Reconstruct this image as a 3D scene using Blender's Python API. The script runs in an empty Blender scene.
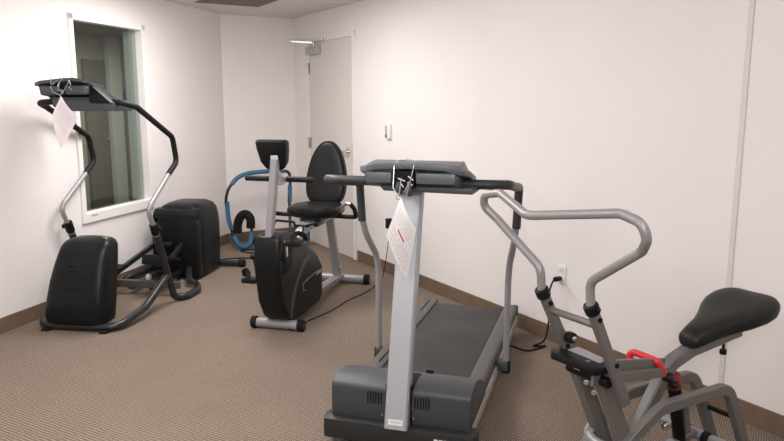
import bpy, bmesh, math, random
from mathutils import Vector, Matrix
random.seed(4)
R = math.radians
scn = bpy.context.scene
COL = scn.collection

# ------------------------------------------------------------ materials
def mat(name, col, rough=0.6, metal=0.0, bump=None, var=None, spec=0.5, coat=0.0):
    m = bpy.data.materials.new(name); m.use_nodes = True
    nt = m.node_tree; p = nt.nodes['Principled BSDF']
    p.inputs['Base Color'].default_value = (*col, 1)
    p.inputs['Roughness'].default_value = rough
    p.inputs['Metallic'].default_value = metal
    p.inputs['Specular IOR Level'].default_value = spec
    p.inputs['Coat Weight'].default_value = coat
    tc = nt.nodes.new('ShaderNodeTexCoord')
    if var:                                   # (scale, amount): gentle mottling of the colour
        n = nt.nodes.new('ShaderNodeTexNoise'); n.inputs['Scale'].default_value = var[0]; n.inputs['Detail'].default_value = 4
        nt.links.new(tc.outputs['Object'], n.inputs['Vector'])
        r = nt.nodes.new('ShaderNodeValToRGB')
        a = var[1]
        r.color_ramp.elements[0].position = 0.3; r.color_ramp.elements[1].position = 0.7
        r.color_ramp.elements[0].color = (*[c*(1-a) for c in col], 1)
        r.color_ramp.elements[1].color = (*[min(1, c*(1+a)) for c in col], 1)
        nt.links.new(n.outputs['Fac'], r.inputs['Fac']); nt.links.new(r.outputs['Color'], p.inputs['Base Color'])
    if bump:                                  # (scale, strength, distance)
        n = nt.nodes.new('ShaderNodeTexNoise'); n.inputs['Scale'].default_value = bump[0]; n.inputs['Detail'].default_value = 3
        nt.links.new(tc.outputs['Object'], n.inputs['Vector'])
        b = nt.nodes.new('ShaderNodeBump'); b.inputs['Strength'].default_value = bump[1]; b.inputs['Distance'].default_value = bump[2]
        nt.links.new(n.outputs['Fac'], b.inputs['Height']); nt.links.new(b.outputs['Normal'], p.inputs['Normal'])
    return m

def carpet_mat():
    m = bpy.data.materials.new('ribbed_carpet'); m.use_nodes = True
    nt = m.node_tree; L = nt.links; p = nt.nodes['Principled BSDF']
    p.inputs['Roughness'].default_value = 0.97; p.inputs['Specular IOR Level'].default_value = 0.08
    tc = nt.nodes.new('ShaderNodeTexCoord')
    mp = nt.nodes.new('ShaderNodeMapping'); mp.inputs['Rotation'].default_value = (0, 0, R(30))
    L.new(tc.outputs['Object'], mp.inputs['Vector'])
    w1 = nt.nodes.new('ShaderNodeTexWave'); w1.wave_type = 'BANDS'; w1.bands_direction = 'X'
    w1.inputs['Scale'].default_value = 30; w1.inputs['Distortion'].default_value = 2.4; w1.inputs['Detail'].default_value = 2; w1.inputs['Detail Scale'].default_value = 3
    w2 = nt.nodes.new('ShaderNodeTexWave'); w2.wave_type = 'BANDS'; w2.bands_direction = 'Y'
    w2.inputs['Scale'].default_value = 19; w2.inputs['Distortion'].default_value = 3.0; w2.inputs['Detail'].default_value = 2
    n = nt.nodes.new('ShaderNodeTexNoise'); n.inputs['Scale'].default_value = 260; n.inputs['Detail'].default_value = 2
    n2 = nt.nodes.new('ShaderNodeTexNoise'); n2.inputs['Scale'].default_value = 1.3; n2.inputs['Detail'].default_value = 3
    for q in (w1, w2): L.new(mp.outputs['Vector'], q.inputs['Vector'])
    for q in (n, n2): L.new(tc.outputs['Object'], q.inputs['Vector'])
    a = nt.nodes.new('ShaderNodeMath'); a.operation = 'MULTIPLY'; L.new(w1.outputs['Fac'], a.inputs[0]); L.new(w2.outputs['Fac'], a.inputs[1])
    b = nt.nodes.new('ShaderNodeMath'); b.operation = 'MULTIPLY_ADD'; L.new(a.outputs[0], b.inputs[0]); b.inputs[1].default_value = 0.55
    c = nt.nodes.new('ShaderNodeMath'); c.operation = 'MULTIPLY'; L.new(n.outputs['Fac'], c.inputs[0]); c.inputs[1].default_value = 0.62
    L.new(c.outputs[0], b.inputs[2])
    r = nt.nodes.new('ShaderNodeValToRGB'); e = r.color_ramp.elements
    e[0].position = 0.24; e[0].color = (0.098, 0.072, 0.055, 1)
    e[1].position = 0.78; e[1].color = (0.46, 0.372, 0.302, 1)
    L.new(b.outputs[0], r.inputs['Fac'])
    mx = nt.nodes.new('ShaderNodeMix'); mx.data_type = 'RGBA'; mx.blend_type = 'MULTIPLY'; mx.inputs[0].default_value = 0.25
    L.new(r.outputs['Color'], mx.inputs[6]); L.new(n2.outputs['Fac'], mx.inputs[7])
    L.new(mx.outputs[2], p.inputs['Base Color'])
    bp = nt.nodes.new('ShaderNodeBump'); bp.inputs['Strength'].default_value = 0.5; bp.inputs['Distance'].default_value = 0.004
    L.new(b.outputs[0], bp.inputs['Height']); L.new(bp.outputs['Normal'], p.inputs['Normal'])
    return m

def glass_mat():
    m = bpy.data.materials.new('window_glass'); m.use_nodes = True
    nt = m.node_tree; L = nt.links
    out = nt.nodes['Material Output']
    nt.nodes.remove(nt.nodes['Principled BSDF'])
    t = nt.nodes.new('ShaderNodeBsdfTransparent'); t.inputs['Color'].default_value = (0.86, 0.90, 0.87, 1)
    g = nt.nodes.new('ShaderNodeBsdfGlossy'); g.inputs['Roughness'].default_value = 0.02
    lw = nt.nodes.new('ShaderNodeLayerWeight'); lw.inputs['Blend'].default_value = 0.5
    pw = nt.nodes.new('ShaderNodeMath'); pw.operation = 'POWER'; pw.inputs[1].default_value = 4.0; L.new(lw.outputs['Facing'], pw.inputs[0])
    f = nt.nodes.new('ShaderNodeMath'); f.operation = 'MULTIPLY_ADD'; f.inputs[1].default_value = 0.8; f.inputs[2].default_value = 0.055; L.new(pw.outputs[0], f.inputs[0])
    mx = nt.nodes.new('ShaderNodeMixShader')
    L.new(f.outputs[0], mx.inputs[0]); L.new(t.outputs[0], mx.inputs[1]); L.new(g.outputs[0], mx.inputs[2])
    L.new(mx.outputs[0], out.inputs['Surface'])
    return m

def ceiling_mat():
    m = mat('acoustic_tile', (0.72, 0.685, 0.67), 0.95, bump=(90, 0.25, 0.003), var=(40, 0.05), spec=0.1)
    return m

M = dict(
    wall=mat('wall_paint', (0.80, 0.755, 0.742), 0.85, bump=(35, 0.10, 0.002), var=(3, 0.012), spec=0.2),
    door=mat('door_paint', (0.66, 0.61, 0.585), 0.55, var=(4, 0.015), spec=0.3),
    trim=mat('frame_paint', (0.80, 0.765, 0.75), 0.5, spec=0.35),
    seam=mat('seam_strip', (0.66, 0.625, 0.615), 0.6),
    ceil=ceiling_mat(),
    carpet=carpet_mat(),
    base=mat('rubber_baseboard', (0.165, 0.112, 0.073), 0.6, var=(12, 0.12)),
    glass=glass_mat(),
    black=mat('black_plastic', (0.0065, 0.007, 0.0075), 0.42, bump=(300, 0.08, 0.0006), var=(9, 0.25), spec=0.20),
    shell=mat('black_moulded_shell', (0.0070, 0.0082, 0.0086), 0.34, var=(5, 0.15), spec=0.22),
    dark=mat('black_recess', (0.004, 0.004, 0.0045), 0.6, spec=0.2),
    rubber=mat('black_rubber', (0.007, 0.007, 0.007), 0.75, bump=(200, 0.2, 0.001), spec=0.25),
    foam=mat('black_foam_grip', (0.010, 0.010, 0.0105), 0.55, bump=(350, 0.3, 0.001), spec=0.25),
    barfoam=mat('dark_grey_foam_bar', (0.030, 0.032, 0.036), 0.45, bump=(350, 0.2, 0.0008), spec=0.4),
    vinyl=mat('black_vinyl', (0.0068, 0.0072, 0.0072), 0.38, bump=(260, 0.12, 0.0006), var=(14, 0.2), spec=0.22),
    saddle=mat('saddle_vinyl', (0.012, 0.0125, 0.012), 0.42, bump=(300, 0.1, 0.0006), spec=0.26),
    silver=mat('silver_paint', (0.43, 0.445, 0.47), 0.42, 0.30, bump=(500, 0.08, 0.0004)),
    tube=mat('grey_tube_paint', (0.30, 0.295, 0.31), 0.38, 0.25),
    blacktube=mat('black_tube_paint', (0.018, 0.020, 0.022), 0.33, 0.1),
    body=mat('charcoal_plastic', (0.048, 0.054, 0.061), 0.48, bump=(260, 0.2, 0.0008), var=(7, 0.08)),
    bumper=mat('black_bumper', (0.020, 0.021, 0.022), 0.5, bump=(200, 0.2, 0.001)),
    belt=mat('treadmill_belt', (0.038, 0.036, 0.033), 0.72, bump=(500, 0.3, 0.0008), var=(4, 0.30)),
    rail=mat('deck_rail_plastic', (0.085, 0.083, 0.080), 0.50, bump=(400, 0.25, 0.0006), var=(6, 0.06)),
    alu=mat('aluminium_side_strip', (0.50, 0.47, 0.42), 0.4, 0.4),
    console=mat('grey_console_plastic', (0.100, 0.110, 0.126), 0.36, bump=(300, 0.1, 0.0006)),
    rider=mat('warm_grey_steel_paint', (0.145, 0.136, 0.128), 0.42, 0.15, bump=(300, 0.06, 0.0005), var=(10, 0.06)),
    chrome=mat('bright_chrome', (0.72, 0.72, 0.72), 0.22, 1.0),
    nickel=mat('satin_nickel', (0.48, 0.48, 0.48), 0.35, 0.7),
    handle=mat('grey_handlebar_paint', (0.27, 0.258, 0.262), 0.38, 0.25),
    wire=mat('clear_wire', (0.55, 0.57, 0.58), 0.25, 0.6),
    red=mat('red_grip', (0.62, 0.022, 0.035), 0.42),
    darkred=mat('dark_red_sleeve', (0.25, 0.03, 0.02), 0.5),
    blue=mat('blue_foam', (0.026, 0.120, 0.225), 0.6, bump=(200, 0.3, 0.001)),
    paper=mat('white_paper', (0.84, 0.82, 0.83), 0.8, spec=0.2),
    pinkpaper=mat('pinkish_paper', (0.82, 0.75, 0.78), 0.8, spec=0.2),
    ink=mat('grey_print', (0.40, 0.39, 0.42), 0.9),
    redink=mat('red_print', (0.55, 0.06, 0.07), 0.9),
    label=mat('white_label', (0.80, 0.80, 0.79), 0.6),
    plate=mat('outlet_plastic', (0.77, 0.76, 0.77), 0.4),
    stripe=mat('grey_stripe', (0.060, 0.062, 0.060), 0.5),
    white=mat('white_nylon', (0.72, 0.70, 0.66), 0.4),
    railbrown=mat('worn_steel_rail', (0.11, 0.098, 0.085), 0.5, 0.2, var=(16, 0.25)),
    fix=mat('brown_ceiling_panel', (0.175, 0.135, 0.105), 0.8, var=(8, 0.06)),
    grid=mat('ceiling_grid_paint', (0.66, 0.63, 0.62), 0.6),
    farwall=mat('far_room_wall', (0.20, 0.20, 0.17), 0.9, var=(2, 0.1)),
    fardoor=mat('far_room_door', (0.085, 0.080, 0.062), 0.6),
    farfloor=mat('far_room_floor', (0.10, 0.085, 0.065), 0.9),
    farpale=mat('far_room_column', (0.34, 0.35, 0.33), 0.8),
    farblue=mat('far_room_blue', (0.06, 0.13, 0.24), 0.6),
    jamb=mat('blue_grey_jamb', (0.50, 0.535, 0.54), 0.6),
)

# ------------------------------------------------------------ mesh builder
class B:
    def __init__(s): s.bm = bmesh.new()
    def _add(s, t, mtx=None):
        if mtx is not None: bmesh.ops.transform(t, matrix=mtx, verts=t.verts)
        bmesh.ops.recalc_face_normals(t, faces=t.faces)
        me = bpy.data.meshes.new('tmp'); t.to_mesh(me); t.free()
        s.bm.from_mesh(me); bpy.data.meshes.remove(me); return s
    def box(s, c, size, bev=0.0, rot=None, seg=2):
        t = bmesh.new(); bmesh.ops.create_cube(t, size=1.0)
        bmesh.ops.scale(t, vec=size, verts=t.verts)
        if bev > 0:
            bmesh.ops.bevel(t, geom=list(t.edges), offset=min(bev, min(size)*0.49), segments=seg, profile=0.6, affect='EDGES')
        m = Matrix.Translation(c)
        if rot is not None: m = m @ (rot if isinstance(rot, Matrix) else Matrix.Rotation(R(rot[0]), 4, rot[1]))
        return s._add(t, m)
    def prism(s, pts, a, b, plane='YZ', bev=0.0, seg=2):
        """closed outline in a plane, extruded from a to b along the third axis"""
        t = bmesh.new()
        def P(p, d):
            return (d, p[0], p[1]) if plane == 'YZ' else ((p[0], d, p[1]) if plane == 'XZ' else (p[0], p[1], d))
        v0 = [t.verts.new(P(p, a)) for p in pts]; v1 = [t.verts.new(P(p, b)) for p in pts]
        n = len(pts)
        t.faces.new(v0); t.faces.new(list(reversed(v1)))
        for i in range(n): t.faces.new((v0[i], v1[i], v1[(i+1) % n], v0[(i+1) % n]))
        bmesh.ops.recalc_face_normals(t, faces=t.faces)
        if bev > 0:
            es = [e for e in t.edges if len(e.link_faces) == 2 and e.calc_face_angle(0) > R(28)]
            bmesh.ops.bevel(t, geom=es, offset=bev, segments=seg, profile=0.6, affect='EDGES', clamp_overlap=True)
        return s._add(t)
    def rings(s, rings, caps=True, closed=False):
        t = bmesh.new()
        vs = [[t.verts.new(p) for p in r] for r in rings]
        n = len(vs[0]); m = len(vs)
        for i in range(m if closed else m-1):
            a, b = vs[i], vs[(i+1) % m]
            for k in range(n): t.faces.new((a[k], a[(k+1) % n], b[(k+1) % n], b[k]))
        if caps and not closed:
            t.faces.new(vs[0]); t.faces.new(list(reversed(vs[-1])))
        return s._add(t)
    def tube(s, pts, r, fil=0.0, n=12, sect=None, closed=False, up=None, fseg=6):
        """sweep a round (r) or rectangular (sect=(w,h)) section along a filleted path"""
        P = [Vector(p) for p in pts]
        if fil: P = fillet(P, fil, fseg, closed)
        rs = r if isinstance(r, (list, tuple)) else None
        m = len(P); T = []
        for i in range(m):
            a = P[(i-1) % m] if (i > 0 or closed) else P[i]
            b = P[(i+1) % m] if (i < m-1 or closed) else P[i]
            T.append((b-a).normalized())
        if sect:
            u = Vector(up or (1, 0, 0))
        else:
            u = Vector((0, 0, 1)) if abs(T[0].z) < 0.9 else Vector((1, 0, 0))
        out = []
        N = (u - T[0]*u.dot(T[0])).normalized()
        for i in range(m):
            if sect: N = (u - T[i]*u.dot(T[i])).normalized()
            else: N = (N - T[i]*N.dot(T[i])).normalized()
            Bv = T[i].cross(N)
            # stretch across mitred bends
            ring = []
            if sect:
                w, h = sect[0]/2, sect[1]/2; c = min(w, h)*0.28
                k = 1.0
                if 0 < i < m-1:
                    d0 = (P[i]-P[i-1]).normalized(); k = 1/max(0.5, d0.dot(T[i]))
                for x, y in ((w, h-c), (w-c, h), (-w+c, h), (-w, h-c), (-w, -h+c), (-w+c, -h), (w-c, -h), (w, -h+c)):
                    ring.append(P[i] + N*x + Bv*y*k)
            else:
                rr = rs[i] if rs else r
                for k in range(n):
                    a = 2*math.pi*k/n; ring.append(P[i] + N*rr*math.cos(a) + Bv*rr*math.sin(a))
            out.append(ring)
        return s.rings(out, True, closed)
    def cyl(s, a, b, r, n=20, bev=0.0):
        a, b = Vector(a), Vector(b); d = (b-a).normalized()
        if bev:
            return s.tube([a, a+d*bev*0.3, a+d*bev, b-d*bev, b-d*bev*0.3, b], [r-bev, r-bev*0.3, r, r, r-bev*0.3, r-bev], n=n)
        return s.tube([a, b], r, n=n)
    def ball(s, c, r, sc=(1, 1, 1), n=16):
        t = bmesh.new(); bmesh.ops.create_uvsphere(t, u_segments=n, v_segments=n//2, radius=r)
        return s._add(t, Matrix.Translation(c) @ Matrix.Diagonal((*sc, 1)))
    def quad(s, pts):
        t = bmesh.new(); t.faces.new([t.verts.new(p) for p in pts]); return s._add(t)

def fillet(P, rad, seg, closed=False):
    n = len(P); out = []
    for i in range(n):
        if not closed and i in (0, n-1): out.append(P[i]); continue
        a, b, c = P[(i-1) % n], P[i], P[(i+1) % n]
        r = rad[i] if isinstance(rad, (list, tuple)) else rad
        d1, d2 = (a-b), (c-b); l1, l2 = d1.length, d2.length
        d1.normalize(); d2.normalize()
        ang = math.acos(max(-1, min(1, d1.dot(d2))))
        if ang > R(176) or r <= 0: out.append(b); continue
        t = min(r/math.tan(ang/2), l1*0.48, l2*0.48)
        p1, p2 = b+d1*t, b+d2*t
        for k in range(seg+1):
            q = k/seg; out.append(p1*(1-q)**2 + b*2*q*(1-q) + p2*q*q)
    return out

def smooth_path(pts, k=8, closed=False):
    P = [Vector(p) for p in pts]; n = len(P); out = []
    for i in range(n if closed else n-1):
        p1, p2 = P[i], P[(i+1) % n]
        p0 = P[i-1] if (i > 0 or closed) else p1*2-p2
        p3 = P[(i+2) % n] if (i+2 < n or closed) else p2*2-p1
        for j in range(k):
            t = j/k
            out.append(0.5*((2*p1)+(p2-p0)*t+(2*p0-5*p1+4*p2-p3)*t*t+(3*p1-p0-3*p2+p3)*t**3))
    if not closed: out.append(P[-1])
    return out

def rrect(cx, cy, hx, hy, z, e=4.0, n=28, f=None):
    """superellipse ring at height z"""
    out = []
    for k in range(n):
        a = 2*math.pi*(k+0.5)/n; c, s = math.cos(a), math.sin(a)
        out.append((cx + hx*math.copysign(abs(c)**(2/e), c), cy + hy*math.copysign(abs(s)**(2/e), s), z))
    return out

def obj(name, b, m, parent=None, flat=False, ang=36):
    bm = b.bm; me = bpy.data.meshes.new(name)
    for f in bm.faces: f.smooth = not flat
    for e in bm.edges:
        if len(e.link_faces) == 2 and e.calc_face_angle(0) > R(ang): e.smooth = False
    bm.to_mesh(me); bm.free(); me.materials.append(m)
    o = bpy.data.objects.new(name, me); COL.objects.link(o)
    if parent: o.parent = parent
    return o
def thing(name, label, cat, loc=(0, 0, 0), yaw=0.0, group=None):
    o = bpy.data.objects.new(name, None); COL.objects.link(o); o.empty_display_size = 0.1
    o.location = loc; o.rotation_euler = (0, 0, R(yaw)); o['label'] = label; o['category'] = cat
    if group: o['group'] = group
    return o
def tag(o, label, cat, group=None):
    o['label'] = label; o['category'] = cat
    if group: o['group'] = group
    return o
def struct(name, b=None, m=None, parent=None, o=None, **k):
    o = o or obj(name, b, m, parent, **k)
    o['kind'] = 'structure'; return o
def text_mesh(name, body, size, m, parent, mtx, depth=0.001):
    cu = bpy.data.curves.new('t', 'FONT'); cu.body = body; cu.size = size; cu.extrude = depth; cu.align_x = 'CENTER'; cu.align_y = 'CENTER'
    to = bpy.data.objects.new('t', cu); COL.objects.link(to)
    dg = bpy.context.evaluated_depsgraph_get(); me = bpy.data.meshes.new_from_object(to.evaluated_get(dg))
    bpy.data.objects.remove(to); bpy.data.curves.remove(cu)
    me.materials.clear(); me.materials.append(m); me.transform(mtx); me.name = name
    o = bpy.data.objects.new(name, me); COL.objects.link(o); o.parent = parent; return o

# ------------------------------------------------------------ the room
H = 2.335
def d2(deg): return Vector((math.sin(R(deg)), math.cos(R(deg)), 0))
dr = d2(149.64); nr = Vector((dr.y, -dr.x, 0))            # along the right wall; normal pointing into the room
P0 = Vector((-0.349, 6.457, 0))
CR = Vector((-1.046, 7.647, 0))                           # right/back corner
CL = Vector((-1.722, 7.251, 0))                           # left/back corner
dl = d2(15.0)                                             # along the left wall, away from the camera
nl = Vector((dl.y, -dl.x, 0))                             # into the room
WL0 = CL - dl*9.2                                         # near end of the left wall
WR1 = CR + dr*10.6
def wall_at(o, d, n, s, z, off=0.0):
    p = o + d*s + n*off; return Vector((p.x, p.y, z))
def wall_box(b, o, d, n, s0, s1, z0, z1, t0, t1, bev=0.0):
    """box on a wall: s along it, z up, t off the wall into the room"""
    c = wall_at(o, d, n, (s0+s1)/2, (z0+z1)/2, (t0+t1)/2)
    rot = Matrix((( d.x, n.x, 0, 0), (d.y, n.y, 0, 0), (0, 0, 1, 0), (0, 0, 0, 1)))
    return b.box(c, (abs(s1-s0), abs(t1-t0), abs(z1-z0)), bev, rot)

floor_pts = [CL + Vector((-0.05, 0.1, 0)), CR + Vector((0, .12, 0)), WR1 + Vector((.1, 0, 0)), WL0 + Vector((-.1, 0, 0))]
b = B(); b.prism([(p.x, p.y) for p in floor_pts], -0.06, 0.0, 'XY'); struct('floor', b, M['carpet'], flat=True)
# ceiling of lay-in tiles, with grid bars
b = B(); b.prism([(p.x, p.y) for p in floor_pts], H, H+0.08, 'XY'); struct('ceiling', b, M['ceil'], flat=True)
# a patch of the ceiling: grid bars near the visible corner, square with the right wall
G0 = CR
b = B()
nb = -(CR-CL).normalized()                                # from the right wall towards the left wall
def inside(p):
    return (p-CL).dot(nl) > 0.01 and (p-CR).dot(nr) > 0.01 and (p-CR).dot(dr) > 0.01
def grid_bar(o, d, n):
    s = 0.0; run = None
    while s < 7.0:
        ok = inside(o + d*s)
        if ok and run is None: run = s
        if (not ok) and run is not None:
            wall_box(b, o, d, n, run, s, H-0.004, H+0.004, -0.010, 0.010); run = None
        s += 0.02
    if run is not None: wall_box(b, o, d, n, run, 7.0, H-0.004, H+0.004, -0.010, 0.010)
for k in range(0, 6): grid_bar(CR + dr*(0.095 + 0.61*k) - nb*0.2, nb, dr)
for k in range(0, 6): grid_bar(CR + nb*(0.02 + 0.61*k), dr, nb)
struct('trim_2', b, M['grid'], flat=True)

T = 0.12
# right wall and back wall
b = B(); wall_box(b, CR, dr, nr, -0.14, 10.6, 0, H, -T, 0); struct('wall_right', b, M['wall'], flat=True)
LB = (CR-CL).length
db = (CR-CL).normalized(); nbk = dr
b = B(); wall_box(b, CL, db, nbk, -0.10, LB+0.0, 0, H, -T, 0); struct('wall_back', b, M['wall'], flat=True)
# left wall with the window opening   (s measured from CL towards the camera, negative dl)
dlm = -dl
def sL(p): return (Vector(p)-CL).dot(dlm)
WS0, WS1, WZ0, WZ1 = 1.315, 2.215, 0.585, 2.090           # outer edge of the frame
FW = 0.044
b = B()
a0, a1, z0, z1 = WS0+0.03, WS1-0.03, WZ0+0.03, WZ1-0.03
wall_box(b, CL, dlm, nl, -0.06, a0, 0, H, -T, 0); wall_box(b, CL, dlm, nl, a1, 9.2, 0, H, -T, 0)
wall_box(b, CL, dlm, nl, a0, a1, 0, z0, -T, 0); wall_box(b, CL, dlm, nl, a0, a1, z1, H, -T, 0)
struct('wall_left', b, M['wall'], flat=True)
b = B()
b.box(((WL0.x+WR1.x)/2, min(WL0.y, WR1.y)-0.02, H/2), (abs(WR1.x-WL0.x)+0.5, T, H))
struct('wall_front', b, M['wall'], flat=True)
# baseboards
b = B(); wall_box(b, CL, dlm, nl, 0.0, 9.1, 0, 0.102, 0.0, 0.008, 0.002); struct('baseboard_left', b, M['base'], flat=True)
b = B(); wall_box(b, CL, db, nbk, 0.004, LB, 0, 0.102, 0.0, 0.008, 0.002); struct('baseboard_back', b, M['base'], flat=True)
DS0, DS1 = 0.415, 1.365                                   # door leaf along the right wall
b = B(); wall_box(b, CR, dr, nr, 0.008, DS0-0.055, 0, 0.102, 0.0, 0.008, 0.002); wall_box(b, CR, dr, nr, DS1+0.075, 10.5, 0, 0.102, 0.0, 0.008, 0.002)
struct('baseboard_right', b, M['base'], flat=True)
# seam strip on the right wall
b = B(); wall_box(b, CR, dr, nr, 5.172, 5.198, 0.102, H, 0.0, 0.006, 0.002); struct('trim_1', b, M['seam'], flat=True)

# window
w = bpy.data.objects.new('window_1', None); COL.objects.link(w); w['kind'] = 'structure'
b = B()
wall_box(b, CL, dlm, nl, WS0, WS1, WZ1-FW, WZ1, -0.07, 0.016, 0.004)
wall_box(b, CL, dlm, nl, WS0, WS0+FW, WZ0, WZ1, -0.07, 0.016, 0.004)
wall_box(b, CL, dlm, nl, WS1-FW, WS1, WZ0, WZ1, -0.07, 0.016, 0.004)
obj('window_frame', b, M['trim'], w, flat=True)
b = B(); wall_box(b, CL, dlm, nl, WS0-0.002, WS1+0.002, WZ0-0.01, WZ0+FW+0.018, -0.07, 0.020, 0.004); obj('window_sill', b, M['trim'], w, flat=True)
b = B(); wall_box(b, CL, dlm, nl, WS0+FW-0.005, WS1-FW+0.005, WZ0+FW, WZ1-FW+0.005, -0.052, -0.046); obj('window_glass', b, M['glass'], w, flat=True)
b = B(); wall_box(b, CL, dlm, nl, WS1-0.155, WS1-0.085, WZ0+0.032, WZ0+0.046, 0.020, 0.0208); obj('sill_label', b, M['ink'], w, flat=True)
# wall thickness behind the frame: the reveal
b = B()
wall_box(b, CL, dlm, nl, WS0+0.04, WS0+0.058, WZ0+0.06, WZ1-0.05, -0.155, -0.072)
obj('window_jamb', b, M['jamb'], w, flat=True)
# the darker room beyond the glass
b = B()
def beyond(n, m, s0, s1, z0, z1, t0, t1):
    q = B(); wall_box(q, CL, dlm, nl, s0, s1, z0, z1, -t1, -t0); return struct(n, q, m, flat=True)
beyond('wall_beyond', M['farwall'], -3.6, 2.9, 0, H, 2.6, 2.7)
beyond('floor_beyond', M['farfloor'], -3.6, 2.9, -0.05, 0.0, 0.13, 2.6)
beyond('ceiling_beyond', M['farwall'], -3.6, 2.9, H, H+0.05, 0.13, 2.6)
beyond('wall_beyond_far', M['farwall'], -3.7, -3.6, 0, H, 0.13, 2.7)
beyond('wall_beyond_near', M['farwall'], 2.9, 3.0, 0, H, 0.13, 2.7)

# door
d = bpy.data.objects.new('door_1', None); COL.objects.link(d); d['kind'] = 'structure'
DZ = 2.045
b = B(); wall_box(b, CR, dr, nr, DS0, DS1, 0.008, DZ, 0.001, 0.010, 0.002); obj('door_leaf', b, M['door'], d, flat=True)
b = B()
wall_box(b, CR, dr, nr, DS0-0.055, DS0-0.004, 0, DZ+0.055, 0.0, 0.012, 0.003)
wall_box(b, CR, dr, nr, DS1+0.004, DS1+0.055, 0, DZ+0.055, 0.0, 0.012, 0.003)
wall_box(b, CR, dr, nr, DS0-0.055, DS1+0.055, DZ+0.004, DZ+0.055, 0.0, 0.0115, 0.003)
obj('door_frame', b, M['trim'], d, flat=True)
for z in (0.26, 1.05, 1.80):
    b = B(); p = wall_at(CR, dr, nr, DS0-0.004, z, 0.026)
    b.cyl(p-Vector((0, 0, .055)), p+Vector((0, 0, .055)), 0.010, 12)
    wall_box(b, CR, dr, nr, DS0-0.004, DS0+0.035, z-0.052, z+0.052, 0.009, 0.012)
    obj('hinge', b, M['nickel'], d)
b = B()
p = wall_at(CR, dr, nr, DS1-0.075, 1.01, 0.0)
b.cyl(p+nr*0.010, p+nr*0.022, 0.044, 24); b.cyl(p+nr*0.018, p+nr*0.06, 0.011, 14)
b.tube([p+nr*0.055, p+nr*0.058-dr*0.03, p+nr*0.056-dr*0.12], 0.010, 0.01, 12)
obj('lever_handle', b, M['chrome'], d)
b = B(); wall_box(b, CR, dr, nr, DS1-0.006, DS1+0.004, 0.92, 1.10, 0.008, 0.0125); obj('strike_plate', b, M['nickel'], d)
# closer: body on the leaf, two arms reaching out to a shoe on the frame
cl = bpy.data.objects.new('door_closer', None); COL.objects.link(cl); cl.parent = d
b = B(); wall_box(b, CR, dr, nr, DS0+0.035, DS0+0.300, 1.930, 2.010, 0.010, 0.065, 0.008); obj('closer_body', b, M['nickel'], cl, flat=False)
b = B()
c0 = wall_at(CR, dr, nr, DS0+0.20, 2.034, 0.045); c1 = wall_at(CR, dr, nr, DS0+0.10, 2.058, 0.25); c2 = wall_at(CR, dr, nr, DS0+0.36, 2.060, 0.03)
b.cyl(c0-Vector((0, 0, .03)), c0+Vector((0, 0, .018)), 0.014, 12)
b.tube([c0+Vector((0, 0, .008)), c1], 0, sect=(0.022, 0.008), up=(0, 0, 1)); b.cyl(c1-Vector((0, 0, .012)), c1+Vector((0, 0, .014)), 0.012, 12)
b.tube([c1+Vector((0, 0, .008)), c2], 0, sect=(0.018, 0.008), up=(0, 0, 1))
b.cyl(c2-Vector((0, 0, .01)), c2+Vector((0, 0, .014)), 0.014, 12)
obj('closer_arm', b, M['nickel'], cl)

# brown panel hung in the ceiling grid
cp = thing('ceiling_panel', 'brown recessed panel in the pale ceiling above the back corner', 'ceiling panel')
cp_o = CR + dr*1.01 + nb*0.20
b = B(); wall_box(b, CR + nb*0.63, dr, nb, 0.705+0.011, 0.705+0.599, H-0.005, H-0.001, 0.011, 0.599); obj('panel_face', b, M['fix'], cp, flat=True)

# wall fittings ------------------------------------------------------------
def wall_thing(name, label, cat, s, z, group=None):
    p = wall_at(CR, dr, nr, s, z, 0.0)
    t = thing(name, label, cat, p, 0, group)
    t.rotation_euler = (0, 0, math.atan2(dr.y, dr.x))     # local X along the wall; local Y points out of the room
    if (Matrix.Rotation(t.rotation_euler.z, 3, 'Z') @ Vector((0, 1, 0))).dot(nr) < 0: t['f'] = -1
    return t
Yin = -1 if (Matrix.Rotation(math.atan2(dr.y, dr.x), 3, 'Z') @ Vector((0, 1, 0))).dot(nr) < 0 else 1
t = wall_thing('thermostat', 'narrow white thermostat plate on the wall right of the door', 'thermostat', 2.035, 1.225)
b = B(); b.box((0.0, Yin*0.012, 0), (0.075, 0.024, 0.125), 0.004); obj('cover', b, M['plate'], t, flat=False)
b = B(); b.box((-0.022, Yin*0.025, 0.012), (0.022, 0.004, 0.07), 0.001); obj('display', b, M['nickel'], t)
b = B(); b.box((-0.022, Yin*0.0255, -0.04), (0.022, 0.004, 0.028), 0.001); obj('button', b, M['body'], t)
for k in ('f',):
    if k in t: del t[k]
def outlet(s, z, label):
    t = wall_thing('wall_outlet', label, 'outlet', s, z)
    if 'f' in t: del t['f']
    b = B(); b.box((0, Yin*0.003, 0), (0.072, 0.006, 0.116), 0.002); obj('cover_plate', b, M['plate'], t)
    for dz in (0.027, -0.027):
        b = B(); b.box((0, Yin*0.0075, dz), (0.036, 0.004, 0.034), 0.001)
        so = obj('socket', b, M['plate'], t)
        b = B()
        for dx in (-0.008, 0.008): b.box((dx, Yin*0.0098, dz+0.004), (0.003, 0.001, 0.010))
        b.cyl((0, Yin*0.009, dz-0.009), (0, Yin*0.0102, dz-0.009), 0.003, 8)
        obj('slots', b, M['dark'], so, flat=True)
    return t
outlet(4.10, 0.445, 'white wall outlet with a black plug, above the cord beside the treadmill')
outlet(2.10, 0.44, 'white wall outlet hidden mostly by a black adaptor, behind the treadmill tag')

def wpt(s, z, off): return wall_at(CR, dr, nr, s, z, off)
# ------------------------------------------------------------ treadmill
TM = thing('treadmill', 'dark grey treadmill with silver centre post and black deck, in the middle of the room', 'treadmill', (0.03, 2.78, 0), -16.6)
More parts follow.
